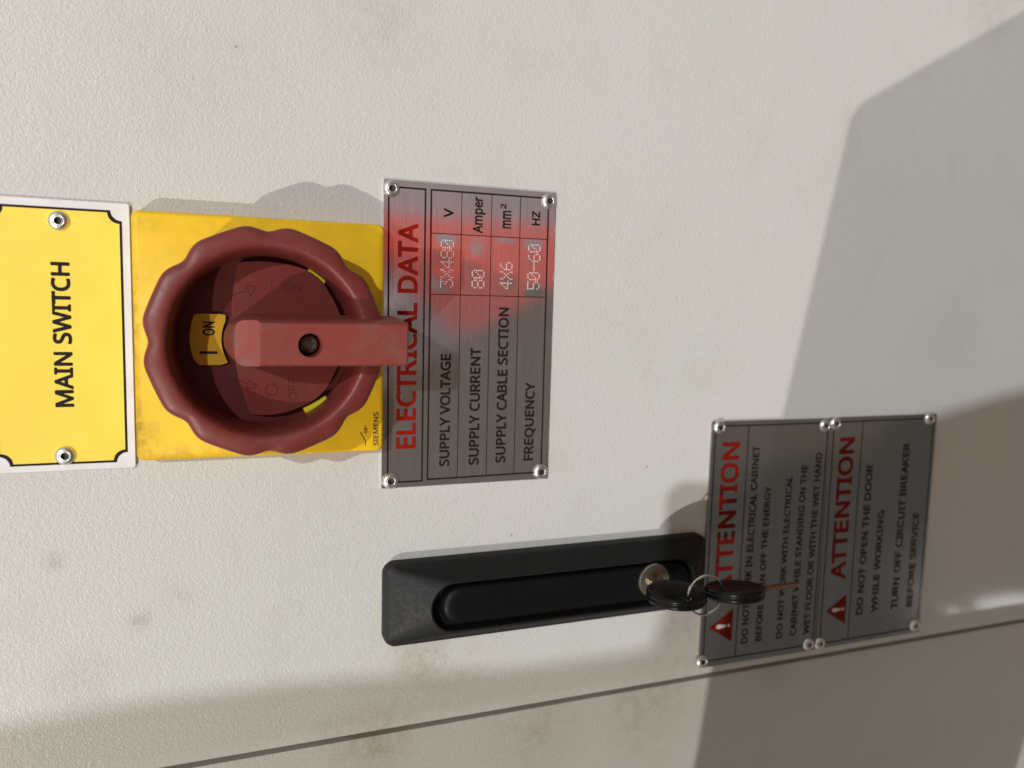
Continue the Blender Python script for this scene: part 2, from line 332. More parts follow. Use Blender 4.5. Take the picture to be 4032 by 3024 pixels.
GLYPHS={'A':(143,143,[[-1,-8,-4,-7,-7,-4,-8,0,-7,4,53,158,55,163,58,166,63,168,80,168,84,167,88,163,116,92,150,3,150,-1,149,-4,147,-6,142,-8,124,-8,119,-7,118,-6,114,-1,98,40,97,41,47,42,45,41,44,39,32,8,28,-2,26,-5,24,-7,20,-8],[59,76,61,76,82,76,84,76,84,79,76,101,72,110,71,111,59,79]]),'B':(146,112,[[-1,-8,-4,-7,-6,-5,-8,1,-8,159,-7,164,-4,167,1,168,44,168,49,168,64,167,80,164,89,161,98,156,107,147,110,142,113,132,114,127,114,115,113,109,109,98,106,94,100,87,99,85,105,80,110,75,114,70,118,60,120,54,120,38,118,32,116,25,110,14,102,6,95,1,89,-2,80,-5,70,-7,59,-8,55,-8],[29,26,31,26,63,26,69,27,75,30,78,33,81,39,82,46,81,54,79,58,76,61,69,65,63,66,55,67,51,68,31,68,29,67,28,65,28,28],[29,100,31,100,51,100,55,100,62,101,70,103,73,105,75,108,77,113,78,121,75,127,72,130,68,132,57,134,31,134,29,134,28,132,28,102]]),'C':(142,121,[[66,-10,64,-10,58,-9,48,-7,34,-2,27,2,22,6,11,17,3,29,1,33,-4,48,-8,65,-7,95,-5,107,-1,120,4,131,10,140,23,153,37,162,51,167,61,169,67,170,71,170,83,170,87,170,94,169,105,167,120,162,124,160,126,158,128,153,127,147,124,140,119,131,117,129,113,128,98,133,83,136,71,136,60,134,50,129,45,125,38,116,34,108,32,101,30,90,30,71,31,63,35,49,38,43,45,34,56,27,70,24,85,24,98,26,114,29,119,27,121,25,122,22,122,4,121,0,118,-3,105,-7,94,-9,86,-10,82,-10]]),'D':(164,128,[[-1,-8,-4,-7,-6,-5,-8,1,-8,159,-7,164,-4,167,1,168,48,168,52,168,64,167,76,165,93,159,102,154,109,148,119,138,124,131,129,121,133,109,135,98,136,91,136,87,136,77,136,73,135,65,134,59,133,53,128,38,122,27,118,21,108,12,103,8,94,2,80,-3,67,-6,63,-7,60,-7,47,-8,44,-8],[29,26,31,26,52,26,63,28,71,30,80,35,85,39,91,47,94,53,96,59,98,70,98,92,95,107,91,115,86,122,75,129,62,133,55,134,31,134,29,134,28,132,28,28]]),'E':(125,89,[[-1,-8,-4,-7,-6,-5,-8,1,-8,159,-7,164,-4,167,1,168,89,168,94,166,96,164,97,161,97,142,96,139,94,137,89,135,30,134,29,134,28,132,28,111,29,102,30,101,85,100,89,99,92,96,93,92,93,75,92,71,89,68,84,66,31,66,29,66,28,64,28,28,29,26,31,26,88,26,93,24,96,21,97,17,97,-1,96,-4,94,-6,89,-8]]),'F':(116,89,[[-1,-8,-4,-7,-6,-5,-8,1,-8,159,-7,164,-4,167,1,168,88,168,93,167,96,164,97,160,97,143,96,139,93,136,89,135,74,134,31,134,29,134,28,132,29,95,29,94,31,94,84,94,89,92,92,89,93,85,93,68,92,64,89,61,85,60,31,60,29,59,28,57,28,1,27,-4,24,-7,20,-8]]),'G':(163,133,[[69,-10,67,-10,61,-9,50,-7,41,-4,29,2,21,8,12,17,3,30,-1,39,-5,53,-7,64,-8,77,-8,80,-8,83,-7,95,-6,101,-1,119,5,131,9,137,24,152,31,157,43,163,55,167,66,169,73,170,77,170,91,170,94,170,101,169,107,168,120,165,134,160,137,157,138,153,137,148,130,132,127,129,124,128,121,128,102,134,88,136,76,136,68,135,60,133,52,129,43,122,38,115,33,105,30,91,30,69,32,57,34,51,38,43,41,39,46,34,52,30,61,26,73,24,94,24,102,25,104,27,104,56,104,58,102,58,78,59,74,60,71,63,70,67,70,84,71,88,74,91,79,92,132,92,136,91,137,90,139,88,140,84,140,7,138,1,136,-1,127,-4,108,-8,103,-9,100,-9,90,-10,86,-10]]),'H':(166,122,[[-1,-8,-4,-7,-6,-5,-8,1,-8,159,-6,165,-4,167,0,168,19,168,24,167,27,164,28,159,28,103,29,101,31,100,92,100,94,101,94,103,94,159,96,164,99,167,103,168,122,168,126,167,127,166,129,164,130,159,130,1,128,-5,126,-7,122,-8,104,-8,99,-7,96,-4,94,1,94,64,94,66,92,66,31,66,29,66,28,64,28,1,27,-4,24,-7,20,-8]]),'I':(76,58,[[-1,-8,-4,-7,-7,-4,-8,0,-8,11,-7,15,-4,18,1,20,9,22,10,24,10,135,10,137,9,138,-2,141,-5,143,-7,145,-8,149,-8,161,-7,164,-5,166,0,168,58,168,61,167,64,164,65,160,65,149,64,145,60,141,49,138,47,136,46,25,47,23,48,22,60,19,64,15,65,11,65,-1,64,-4,62,-6,57,-8]]),'K':(139,117,[[-1,-8,-4,-7,-6,-5,-8,1,-8,159,-7,164,-4,167,0,168,19,168,24,167,27,164,28,159,29,106,29,104,30,104,31,105,34,108,87,167,92,168,114,168,119,166,121,164,122,161,122,159,120,155,98,130,75,105,68,97,63,91,62,89,121,8,123,5,124,1,123,-4,120,-7,116,-8,94,-8,89,-6,84,-1,37,62,35,64,30,60,29,58,28,1,27,-4,24,-7,20,-8]]),'L':(117,90,[[-1,-8,-4,-7,-6,-5,-8,1,-8,161,-7,164,-5,166,0,168,20,168,24,167,27,164,28,159,28,106,28,28,29,26,31,26,89,26,94,24,97,21,98,17,98,-1,97,-4,95,-6,90,-8]]),'M':(203,160,[[-1,-8,-4,-7,-6,-5,-8,1,-8,159,-7,164,-4,167,1,168,29,168,33,167,37,163,79,52,80,52,81,54,123,163,127,167,132,168,159,168,163,167,166,164,168,159,168,94,168,1,166,-4,163,-7,159,-8,140,-8,135,-6,133,-4,132,-1,131,86,131,90,130,90,127,82,94,-4,91,-7,87,-8,72,-8,67,-7,65,-5,63,-2,29,88,28,90,27,91,27,87,26,-1,24,-5,22,-7,19,-8]]),'N':(170,127,[[-1,-8,-4,-7,-6,-5,-8,1,-8,159,-7,164,-4,167,1,168,23,168,27,167,28,166,38,152,98,59,99,58,100,58,100,60,101,161,103,165,105,167,108,168,127,168,130,167,132,165,134,159,134,1,133,-4,130,-7,125,-8,104,-8,100,-7,98,-5,86,12,28,102,27,102,27,99,26,-1,24,-5,22,-7,19,-8]]),'O':(175,148,[[66,-10,64,-10,58,-9,48,-7,39,-4,31,0,21,7,10,18,2,31,-5,53,-8,65,-7,96,-4,113,-1,122,4,133,10,142,22,154,27,158,36,163,51,168,65,170,82,170,86,170,91,169,100,167,109,164,117,160,129,151,139,140,146,128,153,106,156,92,155,67,151,46,147,35,142,25,137,18,125,6,118,1,110,-3,99,-7,89,-9,83,-10,80,-10],[64,24,82,24,92,26,101,31,107,37,112,46,115,54,117,64,118,70,118,74,118,88,118,91,117,96,114,110,109,120,106,124,102,128,92,134,84,136,66,136,54,133,47,129,42,124,37,117,32,104,31,98,30,90,30,69,30,66,31,62,34,50,39,40,42,36,46,32,56,26]]),'P':(136,102,[[-1,-8,-4,-7,-6,-5,-8,1,-8,159,-7,164,-4,167,1,168,41,168,45,168,58,167,70,165,79,162,90,156,100,146,103,142,106,136,108,130,110,119,110,107,109,101,106,90,102,82,99,78,90,69,83,64,77,61,65,57,52,55,31,54,29,54,28,52,28,1,27,-4,24,-7,20,-8],[29,88,43,88,47,88,52,89,62,92,66,94,69,97,72,102,73,107,73,116,71,123,67,128,63,131,57,133,50,134,31,134,29,134,28,132,28,90]]),'Q':(175,148,[[110,-46,106,-44,101,-39,80,-15,76,-11,58,-9,48,-7,39,-4,31,0,21,7,11,17,3,29,-4,48,-6,58,-8,65,-8,95,-6,103,-4,113,1,127,5,135,9,141,22,154,34,162,41,165,52,168,65,170,70,170,83,170,86,170,91,169,100,167,109,164,117,160,129,151,139,140,145,130,152,111,154,101,155,96,156,92,155,67,153,55,149,40,142,25,137,18,125,6,116,-1,116,-3,145,-33,147,-37,147,-39,146,-42,144,-44,139,-46],[64,24,82,24,92,26,101,31,107,37,112,46,115,54,117,64,118,70,118,74,118,88,118,91,117,96,114,110,109,120,106,124,102,128,92,134,84,136,66,136,54,133,47,129,42,124,37,117,32,104,31,98,30,90,30,69,30,66,31,62,34,50,39,40,42,36,46,32,56,26]]),'R':(139,114,[[-1,-8,-4,-7,-6,-5,-8,1,-8,159,-7,164,-5,166,1,168,43,168,47,168,60,167,78,163,87,159,95,153,100,148,106,138,109,128,110,120,110,108,109,101,105,90,102,85,98,81,91,74,84,69,83,67,121,5,122,0,121,-4,119,-6,113,-8,91,-8,86,-6,82,-1,55,45,47,58,45,58,31,58,29,58,28,56,28,1,27,-4,24,-7,20,-8],[29,92,31,92,53,92,62,94,67,97,70,100,72,104,74,110,73,118,72,123,70,127,68,129,62,132,51,134,31,134,29,134,28,132,28,94]]),'S':(123,101,[[34,-10,18,-8,5,-5,-4,-1,-7,2,-8,6,-8,24,-7,28,-4,31,1,32,18,27,34,24,52,24,58,25,66,28,70,32,72,37,72,47,69,52,64,56,52,62,34,69,22,75,12,82,4,90,-2,100,-5,111,-5,130,-2,141,3,149,11,157,18,162,22,164,39,169,44,170,48,170,62,170,76,168,85,166,97,162,103,158,105,154,105,152,98,133,95,130,90,128,72,134,60,136,47,136,41,135,34,131,32,128,31,124,31,116,34,111,38,107,47,102,71,92,85,85,94,78,98,74,102,69,105,63,108,54,110,44,109,39,108,33,105,22,102,16,98,11,91,4,84,-1,69,-7,59,-9,53,-10,49,-10]]),'T':(125,120,[[49,-8,46,-7,44,-5,42,0,41,133,41,134,39,134,1,134,-4,136,-7,139,-8,143,-8,160,-7,164,-6,165,-4,167,0,168,70,168,118,168,123,167,126,164,127,160,127,143,126,139,125,138,123,136,119,135,81,134,79,134,78,132,78,0,76,-5,74,-7,71,-8]]),'U':(164,123,[[54,-10,40,-8,28,-4,19,1,14,5,7,12,0,22,-3,29,-7,45,-8,54,-8,58,-8,159,-7,164,-4,167,1,168,20,168,24,167,27,164,28,159,28,50,30,43,32,38,36,32,44,26,54,24,69,24,76,25,85,30,90,36,93,42,94,46,96,54,96,160,97,164,99,166,105,168,124,168,127,167,129,165,131,160,132,52,130,42,128,34,125,26,122,20,117,13,109,5,98,-3,86,-7,76,-9,70,-10,66,-10]]),'V':(134,134,[[57,-8,54,-7,51,-4,48,2,-7,156,-8,161,-7,164,-5,166,0,168,21,168,25,167,27,165,65,59,67,55,68,56,70,62,102,152,107,164,110,167,114,168,134,168,138,167,140,165,142,159,85,-3,81,-7,77,-8]]),'W':(208,203,[[42,-8,39,-7,36,-4,32,8,-8,159,-7,164,-5,166,0,168,21,168,25,167,28,164,53,67,54,66,55,68,83,162,86,166,91,168,111,168,115,167,118,164,148,66,149,66,150,68,153,79,173,158,175,164,178,167,182,168,202,168,206,167,207,166,209,164,210,160,210,156,169,2,167,-4,165,-6,160,-8,140,-8,136,-7,133,-4,103,96,102,99,101,100,100,99,99,96,70,-3,66,-7,62,-8]]),'Y':(127,127,[[53,-8,50,-7,48,-5,46,0,45,59,-7,156,-8,160,-7,164,-6,165,-4,167,0,168,21,168,25,167,30,162,62,101,64,100,67,106,96,160,101,166,106,168,126,168,130,167,132,165,134,159,130,149,82,60,82,1,80,-4,77,-7,73,-8]]),'Z':(128,111,[[-1,-8,-4,-7,-6,-5,-8,0,-8,15,-7,19,68,133,68,134,66,134,4,134,-1,136,-4,139,-5,143,-5,160,-4,164,-1,167,4,168,107,168,112,167,115,164,116,160,116,144,115,140,40,27,41,26,42,26,109,26,114,24,117,21,118,17,118,0,117,-4,114,-7,109,-8]]),'m':(210,172,[[-1,-8,-4,-7,-6,-5,-8,0,-8,119,-7,124,-6,125,-4,127,1,128,16,128,20,126,24,122,25,121,34,126,44,129,50,130,62,130,69,129,79,126,86,122,92,117,94,116,100,121,107,125,120,129,126,130,137,130,145,129,155,126,165,120,173,111,175,107,179,93,180,88,180,84,180,0,179,-4,177,-6,171,-8,152,-8,148,-6,146,-4,145,-1,144,83,143,89,140,94,137,96,133,97,122,97,115,95,110,91,106,83,104,68,103,-1,102,-4,100,-6,96,-8,78,-8,72,-6,70,-4,69,0,68,80,67,88,64,93,60,96,56,97,47,98,41,96,36,93,32,87,30,81,28,67,28,1,26,-4,23,-7,19,-8]]),'p':(138,106,[[-1,-61,-4,-60,-6,-58,-8,-52,-8,119,-7,124,-4,127,0,128,16,128,21,126,25,121,34,126,44,129,51,130,63,130,74,128,82,125,89,121,94,117,102,108,108,97,112,83,114,70,114,51,114,47,113,42,108,24,103,14,98,8,92,2,87,-2,79,-6,68,-9,62,-10,52,-10,40,-8,28,-4,28,-6,28,-52,26,-57,23,-60,19,-61],[46,23,59,23,65,25,69,29,72,33,76,44,78,61,78,64,77,72,76,78,74,85,69,92,65,95,60,97,47,97,42,96,38,94,34,90,30,80,28,67,28,56,30,40,32,33,36,28,40,25]]),'e':(126,103,[[51,-10,39,-8,30,-5,17,2,7,12,3,17,-1,25,-5,36,-8,47,-7,73,-5,84,-1,95,6,107,13,116,19,120,30,126,40,129,48,130,59,130,62,130,66,129,79,125,83,123,92,116,95,113,100,107,104,99,108,89,110,77,110,57,109,53,106,50,101,48,32,48,30,48,30,44,32,38,35,33,40,28,44,25,48,24,54,23,66,23,79,25,96,30,101,29,104,26,105,22,105,6,104,2,101,-1,97,-3,85,-7,75,-9,69,-10,65,-10],[31,80,33,80,72,80,73,81,72,85,69,91,68,93,65,95,61,97,55,98,51,98,45,97,39,94,37,92,31,82]]),'r':(93,70,[[-1,-8,-4,-7,-6,-5,-8,1,-8,119,-7,124,-4,127,0,128,16,128,20,127,21,126,23,124,25,119,26,119,33,124,39,127,45,129,51,130,62,130,70,129,74,128,77,125,78,120,78,117,76,106,75,102,72,98,68,96,63,96,59,96,53,96,47,95,41,92,37,89,34,85,31,80,29,74,28,67,28,1,26,-4,23,-7,19,-8]]),'2':(128,106,[[-1,-8,-4,-7,-6,-5,-8,0,-8,16,-7,20,43,71,59,89,67,101,69,106,71,119,70,126,67,131,64,134,60,136,54,137,46,137,39,136,28,131,17,124,13,123,8,124,5,127,-4,138,-6,143,-4,148,0,152,12,160,23,165,32,168,45,170,55,170,59,170,64,169,74,167,86,161,96,153,100,147,103,141,106,131,108,123,107,115,107,112,106,108,103,97,100,90,91,76,79,62,46,28,45,26,47,26,104,26,109,24,112,21,113,17,113,0,112,-4,109,-7,104,-8]]),}
def text_loops(s, u0, u1, vb, vt, track=0.0, tilt=None):
    x = 0.0; items = []
    for ch in s:
        if ch == ' ': x += 62; continue
        adv, w, L = GLYPHS[ch]; items.append((x + (adv - w) / 2, L)); x += adv + track
    lo = items[0][0] - 5; last = [c for c in s if c != ' '][-1]
    hi = items[-1][0] + GLYPHS[last][1] + 5
    k = (u1 - u0) / (hi - lo); c = (vb - vt) / 170.0; out = []
    for ox, L in items:
        ls = []
        for l in L:
            pts = [(u0 + (ox + l[i] - lo) * k, vb - (l[i + 1] + 5) * c) for i in range(0, len(l), 2)]
            if tilt: pts = [tilt(*p) for p in pts]
            ls.append(pts)
        out.append(ls)
    return out
def text(g, s, u0, u1, vb, vt, h, mi=0, tilt=None, track=0.0):
    for ls in text_loops(s, u0, u1, vb, vt, track, tilt):
        # split separate outer loops (a glyph may carry holes)
        g.sheet(ls, h, mi)
    return g
def rrect(u0, u1, v0, v1, r, n=5):
    pts = []
    for cu, cv, a in ((u1 - r, v1 - r, 0), (u0 + r, v1 - r, 90), (u0 + r, v0 + r, 180), (u1 - r, v0 + r, 270)):
        for k in range(n + 1):
            q = math.radians(a + 90 * k / n); pts.append((cu + r * math.cos(q), cv + r * math.sin(q)))
    return pts
def circle(cu, cv, r, n=32): return [(cu + r * math.cos(2 * PI * k / n), cv + r * math.sin(2 * PI * k / n)) for k in range(n)]
def strip(g, a, b, w, h, mi=0, seg=3.0):           # a printed line of width w between two points
    d = math.hypot(b[0] - a[0], b[1] - a[1]); nx, ny = -(b[1] - a[1]) / d * w / 2, (b[0] - a[0]) / d * w / 2
    n = max(1, int(d / seg)); vs = []; fs = []
    for i in range(n + 1):
        t = i / n; x = a[0] + (b[0] - a[0]) * t; y = a[1] + (b[1] - a[1]) * t
        for sg in (-1, 1):
            p, q = x + sg * nx, y + sg * ny; vs.append((p, q, h(p, q) if callable(h) else h))
        if i: fs.append((2 * i - 2, 2 * i - 1, 2 * i + 1, 2 * i))
    g.add(vs, fs, mi)
def lathe(g, prof, cu=0, cv=0, n=32, mi=0, mis=None, cap=True):
    rings = [[(cu + r * math.cos(2 * PI * k / n), cv + r * math.sin(2 * PI * k / n), h) for k in range(n)] for r, h in prof]
    if mis is None: return g.loft(rings, mi, False, cap)
    for i in range(len(rings) - 1): g.loft(rings[i:i + 2], mis[i], False, cap and i == len(rings) - 2)
    return g
# one blind rivet, copied everywhere below
RIVET = None
def rivet(parent, u, v, h, rot=0.0, label=None):
    global RIVET
    if RIVET is None:
        g = G(); prof = [(3.0, 0.0), (2.95, 0.30), (2.7, 0.72), (2.25, 1.10), (1.85, 1.28), (1.68, 1.30), (1.58, 1.16), (1.42, 1.14), (1.28, 1.26), (1.12, 1.24), (1.0, 0.95), (0.92, 0.3), (0.5, 0.15)]
        lathe(g, prof, mis=[0] * 10 + [1, 1])
        RIVET = obj('rivet', g, [M_rivet, M_hole], parent, (u, v, h), smooth=50)
        o = RIVET
    else:
        o = RIVET.copy(); COL.objects.link(o); place(o, parent, (u, v, h))
    o.rotation_euler = (0, rot, 0)
    return o

# ---------------------------------------------------------------- cabinet: door with a folded edge, fixed frame behind it
cab = thing('electrical_cabinet', 'large beige powder coated metal cabinet with a wrinkle finish door carrying the switch and plates', 'cabinet', (0, 0, -20))
g = G()
prof = [(700, 0), (-138, 0)] + [(-142.6 - 7.5 * math.sin(math.radians(a)), -4.2 + 4.2 * math.cos(math.radians(a))) for a in range(0, 91, 10)] + [(-150.1, -30), (-146.5, -30)]
vs = [(u, v, h) for v in (-900, 1300) for u, h in prof]; n = len(prof)
g.add(vs, [(i, i + 1, n + i + 1, n + i) for i in range(n - 1)])
part('door_panel', g, M_paint, cab, smooth=40, recalc=False)
g = G(); g.box(-900, -154.88, -900, 1300, -40, -8); g.box(-154.88, -140, -900, 1300, -40, -24)
part('frame_panel', g, M_paint, cab)

# ---------------------------------------------------------------- yellow sign above the switch
t = thing('switch_sign', 'yellow MAIN SWITCH sign with white margin and notched black outline, two rivets', 'sign', (-1, -101, 0))
g = G(); g.prism([rrect(-43.0, 40.9, -122.2, -80.3, 0.8)], 0.1, 1.2); part('plate', g, M_white, t, bevel=0.15)
def notched(u0, u1, v0, v1, r):
    pts = []
    for cu, cv, a in ((u1, v1, 270), (u0, v1, 0), (u0, v0, 90), (u1, v0, 180)):
        for k in range(9):
            q = math.radians(a - 90 * k / 8)
            pts.append((cu + r * math.cos(q), cv + r * math.sin(q)))
    return pts
g = G(); g.sheet([notched(-40.55, 38.15, -117.9, -82.9, 3.2)], 1.24); part('yellow_field', g, M_signyellow, t, recalc=False)
g = G(); g.sheet([notched(-41.0, 38.6, -118.35, -82.45, 3.2), notched(-40.3, 37.9, -117.65, -83.15, 3.35)], 1.28); part('outline', g, M_ink, t, recalc=False)
g = G(); text(g, 'MAIN SWITCH', -22.7, 22.0, -97.3, -102.3, 1.30); part('lettering', g, M_ink, t, recalc=False)
rivet(t, 34.5, -99.8, 1.2, 0.3); rivet(t, -38.2, -100.2, 1.2, 1.1)

# ---------------------------------------------------------------- main switch
KU, KV = -0.9, -40.2
sw = thing('main_switch', 'red scalloped rotary isolator knob with raised lever on a square yellow housing', 'switch', (KU, KV, 0))
g = G()
def taper(h, k): return [(a, b, h) for a, b in rrect(-39.9 + k, 38.8 - k, -79.4 + k, -0.7 - k, 2.2, 5)]
g.loft([taper(0, 0), taper(6.6, 0.1), taper(7.9, 0.5), taper(8.5, 1.2)])
housing = part('housing', g, M_yellow, sw, smooth=50)
g = G(); text(g, 'SIEMENS', -37.7, -25.85, -2.75, -4.5, 8.54); part('lettering', g, mat('brown_print', (0.085, 0.055, 0.012), 0.5), housing, recalc=False)
g = G()
for a, b in (((-37.6, -7.25), (-35.8, -7.3)), ((-35.8, -7.3), (-32.75, -9.0)), ((-32.3, -7.2), (-30.4, -7.2))): strip(g, a, b, 0.30, 8.55 + 0.01 * len(g.v) / 10)
strip(g, (-31.6, -7.95), (-31.6, -6.45), 0.30, 8.585)
cc = circle(-32.65, -7.2, 0.58, 18); g.sheet([cc, circle(-32.65, -7.2, 0.33, 18)], 8.60)
part('isolator_symbol', g, bpy.data.materials['brown_print'], housing, recalc=False)

def knob_ring(r, h, k, n=160):
    ring = []
    for i in range(n):
        a = 2 * PI * i / n; d = abs((a / (PI / 4) + 0.5) % 1.0 - 0.5) * 45.0
        dip = 1.55 * math.exp(-(d / 5.6) ** 2) - 0.35 * math.exp(-((d - 11.5) / 5.0) ** 2)
        ring.append((KU + (r - dip * k) * math.sin(a), KV + (r - dip * k) * math.cos(a), h))
    return ring
rp_ = [(33.6, 8.6, 1), (34.7, 9.0, 1), (35.2, 20.0, 1), (35.3, 25.4, 1), (35.15, 26.7, 1), (34.6, 27.6, 1), (33.6, 28.1, .95), (32.0, 28.5, .5), (30.4, 28.7, .1), (29.5, 28.5, 0), (28.8, 27.9, 0), (28.3, 27.0, 0), (27.9, 25.4, 0), (27.5, 22.0, 0), (27.0, 15.0, 0), (26.8, 10.9, 0)]
g = G(); g.loft([knob_ring(*q) for q in rp_], 0, False, False)
part('knob_ring', g, M_red, sw, smooth=60)
g = G(); g.prism([circle(KU, KV, 26.9, 64)], 8.9, 11.0); part('cavity_floor', g, M_reddark, sw)
# the raised dial plate, its left edge gently bowed, cut away on the right
def arc(p, q, b, n=10):
    out = []
    dx, dy = q[0] - p[0], q[1] - p[1]; L = math.hypot(dx, dy)
    for i in range(n):
        s = i / n; w = 4 * s * (1 - s) * b; out.append((p[0] + dx * s - dy / L * w, p[1] + dy * s + dx / L * w))
    return out
dial = arc((23.6, -48.6), (-24.6, -45.3), 3.6) + arc((-24.6, -45.3), (-22.8, -30.2), 1.2, 6) + arc((-22.8, -30.2), (-12.6, -19.2), 1.7, 6) + arc((-12.6, -19.2), (15.5, -20.8), 4.2, 10) + arc((15.5, -20.8), (22.9, -30.0), 1.2, 6) + arc((22.9, -30.0), (23.6, -48.6), 1.0, 6)
g = G(); g.prism([dial], 11.0, 14.8); dl = part('dial_plate', g, M_dial, sw, bevel=0.5)
# engraved marks on the dial: I ON, O OFF and the two arrows
H = 14.83
M_engrave = mat('engraving_shade', (0.07, 0.0105, 0.0085), 0.7, 0, 0.15)
def lines(g, segs, w=0.27, h=H):
    for i, (a, b) in enumerate(segs): strip(g, a, b, w, h + 0.003 * i)
def ringline(g, cu, cv, ru, rv, w, h=H, n=24):
    g.sheet([[(cu + (ru + s * w / 2) * math.cos(2 * PI * k / n), cv + (rv + s * w / 2) * math.sin(2 * PI * k / n)) for k in range(n)] for s in (1, -1)], h)
g = G(); lines(g, [((15.2, -38.5), (18.2, -38.5))]); part('on_stroke', g, M_engrave, dl, recalc=False)
g = G(); ringline(g, 16.3, -33.7, 1.15, 1.2, 0.26)
lines(g, [((15.1, -31.6), (17.5, -31.6)), ((17.5, -31.6), (15.1, -29.6)), ((15.1, -29.6), (17.5, -29.6))]); part('on_lettering', g, M_engrave, dl, recalc=False)
g = G(); ringline(g, -16.8, -38.7, 1.9, 1.9, 0.30); part('off_circle', g, M_engrave, dl, recalc=False)
g = G(); ringline(g, -19.0, -32.2, 1.35, 1.2, 0.26)
for u in (-17.0, -14.5): lines(g, [((u, -33.4), (u, -31.0)), ((u, -33.4), (u + 1.9, -33.4)), ((u, -32.2), (u + 1.5, -32.2))])
part('off_lettering', g, M_engrave, dl, recalc=False)
for hd_, tl in (([(16.4, -46.3), (16.2, -43.2), (13.3, -44.8), (16.4, -46.3)], [(13.0, -50.6), (14.2, -48.4), (14.8, -45.6)]), ([(-13.4, -45.7), (-15.6, -43.0), (-16.4, -46.2), (-13.4, -45.7)], [(-11.0, -50.8), (-13.4, -48.6), (-14.9, -46.2)])):
    g = G(); lines(g, list(zip(hd_[:-1], hd_[1:])) + list(zip(tl[:-1], tl[1:]))); part('arrow_mark', g, M_engrave, dl, recalc=False)
# yellow window reading I ON
g = G(); win = arc((6.9, -61.7), (-8.4, -61.5), 1.5, 10) + [(-8.9, -60.6), (-8.9, -54.0), (-8.3, -52.3)] + arc((-8.0, -51.9), (6.5, -51.8), -1.9, 10) + [(7.0, -52.4), (7.3, -54.0), (7.3, -60.8)]
g.prism([win], 10.9, 12.4); wd = part('position_window', g, M_window, sw, bevel=0.4)
g = G(); text(g, 'ON', 0.5, 4.85, -55.75, -59.25, 12.45); g.box(-5.35, -4.45, -60.2, -55.0, 12.4, 12.46); part('lettering', g, M_ink, wd, recalc=False)
for i, (a, b) in enumerate((((-24.4, -28.2), (-20.6, -20.8)), ((22.0, -27.0), (18.6, -21.6)))):
    g = G(); g.tube([(a[0], a[1], 12.2), (b[0], b[1], 12.2)], 1.5, 14); part('locking_tab', g, M_tab, sw, smooth=50)
# lever
g = G()
def lev(h, k, nose, end=0.0, box=0.8):
    pts = [(-7.2 - k, 0.4 + end), (6.0 + k, 0.4 + end), (6.0 + k, -44.0)]
    for i in range(1, 12):
        q = PI * i / 12; c = math.cos(q)
        pts.append((-0.6 + (6.6 + k) * math.copysign(abs(c) ** box, c), -44.0 - nose * math.sin(q) ** box))
    pts += [(-7.2 - k, -44.0)]
    return [(x, y, h) for x, y in pts]
g.loft([lev(14.6, 1.7, 9.2, 0.4, 0.95), lev(30, 0.7, 7.6, 0.2, 0.75), lev(36.0, 0.25, 6.3, 0.0, 0.42)], 0, False, False)
# nose bevel facet from h=36 up to the top at v=-43.5
n0 = lev(36.0, 0.25, 6.3, 0.0, 0.42); top = [(-6.6, -0.1), (5.45, -0.1), (5.45, -43.2), (-6.65, -43.2)]
hole = circle(-0.9, -29.2, 3.6, 28)
TOP = 40.0
nose = [(a, b, 36.2 + 0.0) for a, b, c in n0[2:]]
c1 = [(-7.0, 0.3), (5.85, 0.3), (5.85, -43.6), (-7.05, -43.6)]
q0 = [(-7.45, 0.4, 36), (6.25, 0.4, 36), (6.25, -44.0, 36), (-7.45, -44.0, 36)]
q1 = [(a, b, TOP - 0.55) for a, b in c1]; q2 = [(a, b, TOP) for a, b in top]
g.add(q0 + q1, [(0, 1, 5, 4), (1, 2, 6, 5), (3, 0, 4, 7)]); g.add(q1 + q2, [(0, 1, 5, 4), (1, 2, 6, 5), (2, 3, 7, 6), (3, 0, 4, 7)])
na = [(a, b, 36.0) for a, b, c in n0[2:]]                     # nose outline, first and last are the corners
g.add(na + [q1[2], q1[3]], [tuple(range(len(na))) + (len(na) + 1, len(na))])
k = len(g.v); 
tri = tessellate_polygon([[Vector((a, b, 0)) for a, b in top], [Vector((a, b, 0)) for a, b in hole]])
g.add([(a, b, TOP) for a, b in top + hole], tri)
hb = [(a, b, TOP) for a, b in hole]; hb2 = [(-0.9 + (a + 0.9) * 0.93, -29.2 + (b + 29.2) * 0.93, 30.0) for a, b in hole]
g.loft([hb, hb2], 0, False, True)
lv = part('lever', g, M_redlever, sw, smooth=35)
g = G(); lathe(g, [(2.9, 30.2), (2.9, 34.0), (2.6, 34.8), (1.6, 35.1), (1.45, 35.0), (1.3, 33.8)], -0.9, -29.2, 12)
part('screw', g, M_screw, lv)

# ---------------------------------------------------------------- electrical data plate
ep = thing('data_plate', 'brushed metal ELECTRICAL DATA plate with a ruled table of punched values, below the red switch', 'plate', (0, 32.7, 0))
ROWS = ((22.4, 17.2, 28.4), (34.3, 28.6, 39.8), (45.6, 40.0, 51.0), (57.0, 51.4, 62.4))
def bulge(u, v):
    b = 0.0
    for i, (vc, va, vb) in enumerate(ROWS):
        if va < v < vb and 16 < u < 37.0:
            wu = math.sin(PI * (u - 16) / 21.0); wv = math.sin(PI * (v - va) / (vb - va))
            b += 0.17 * (wu ** 0.8) * wv * (1 + 0.45 * math.sin(u * 0.42 + i * 2.1))
    return b
def eh(d): return lambda u, v: 1.1 + bulge(u, v) + d
g = G(); nu, nv = 111, 81
def ew(u, v):                                  # cut edges are slightly ragged and the plate is not quite flat
    return 0.05 * math.sin(u * 0.05 + 1) * math.sin(v * 0.07)
grid = []
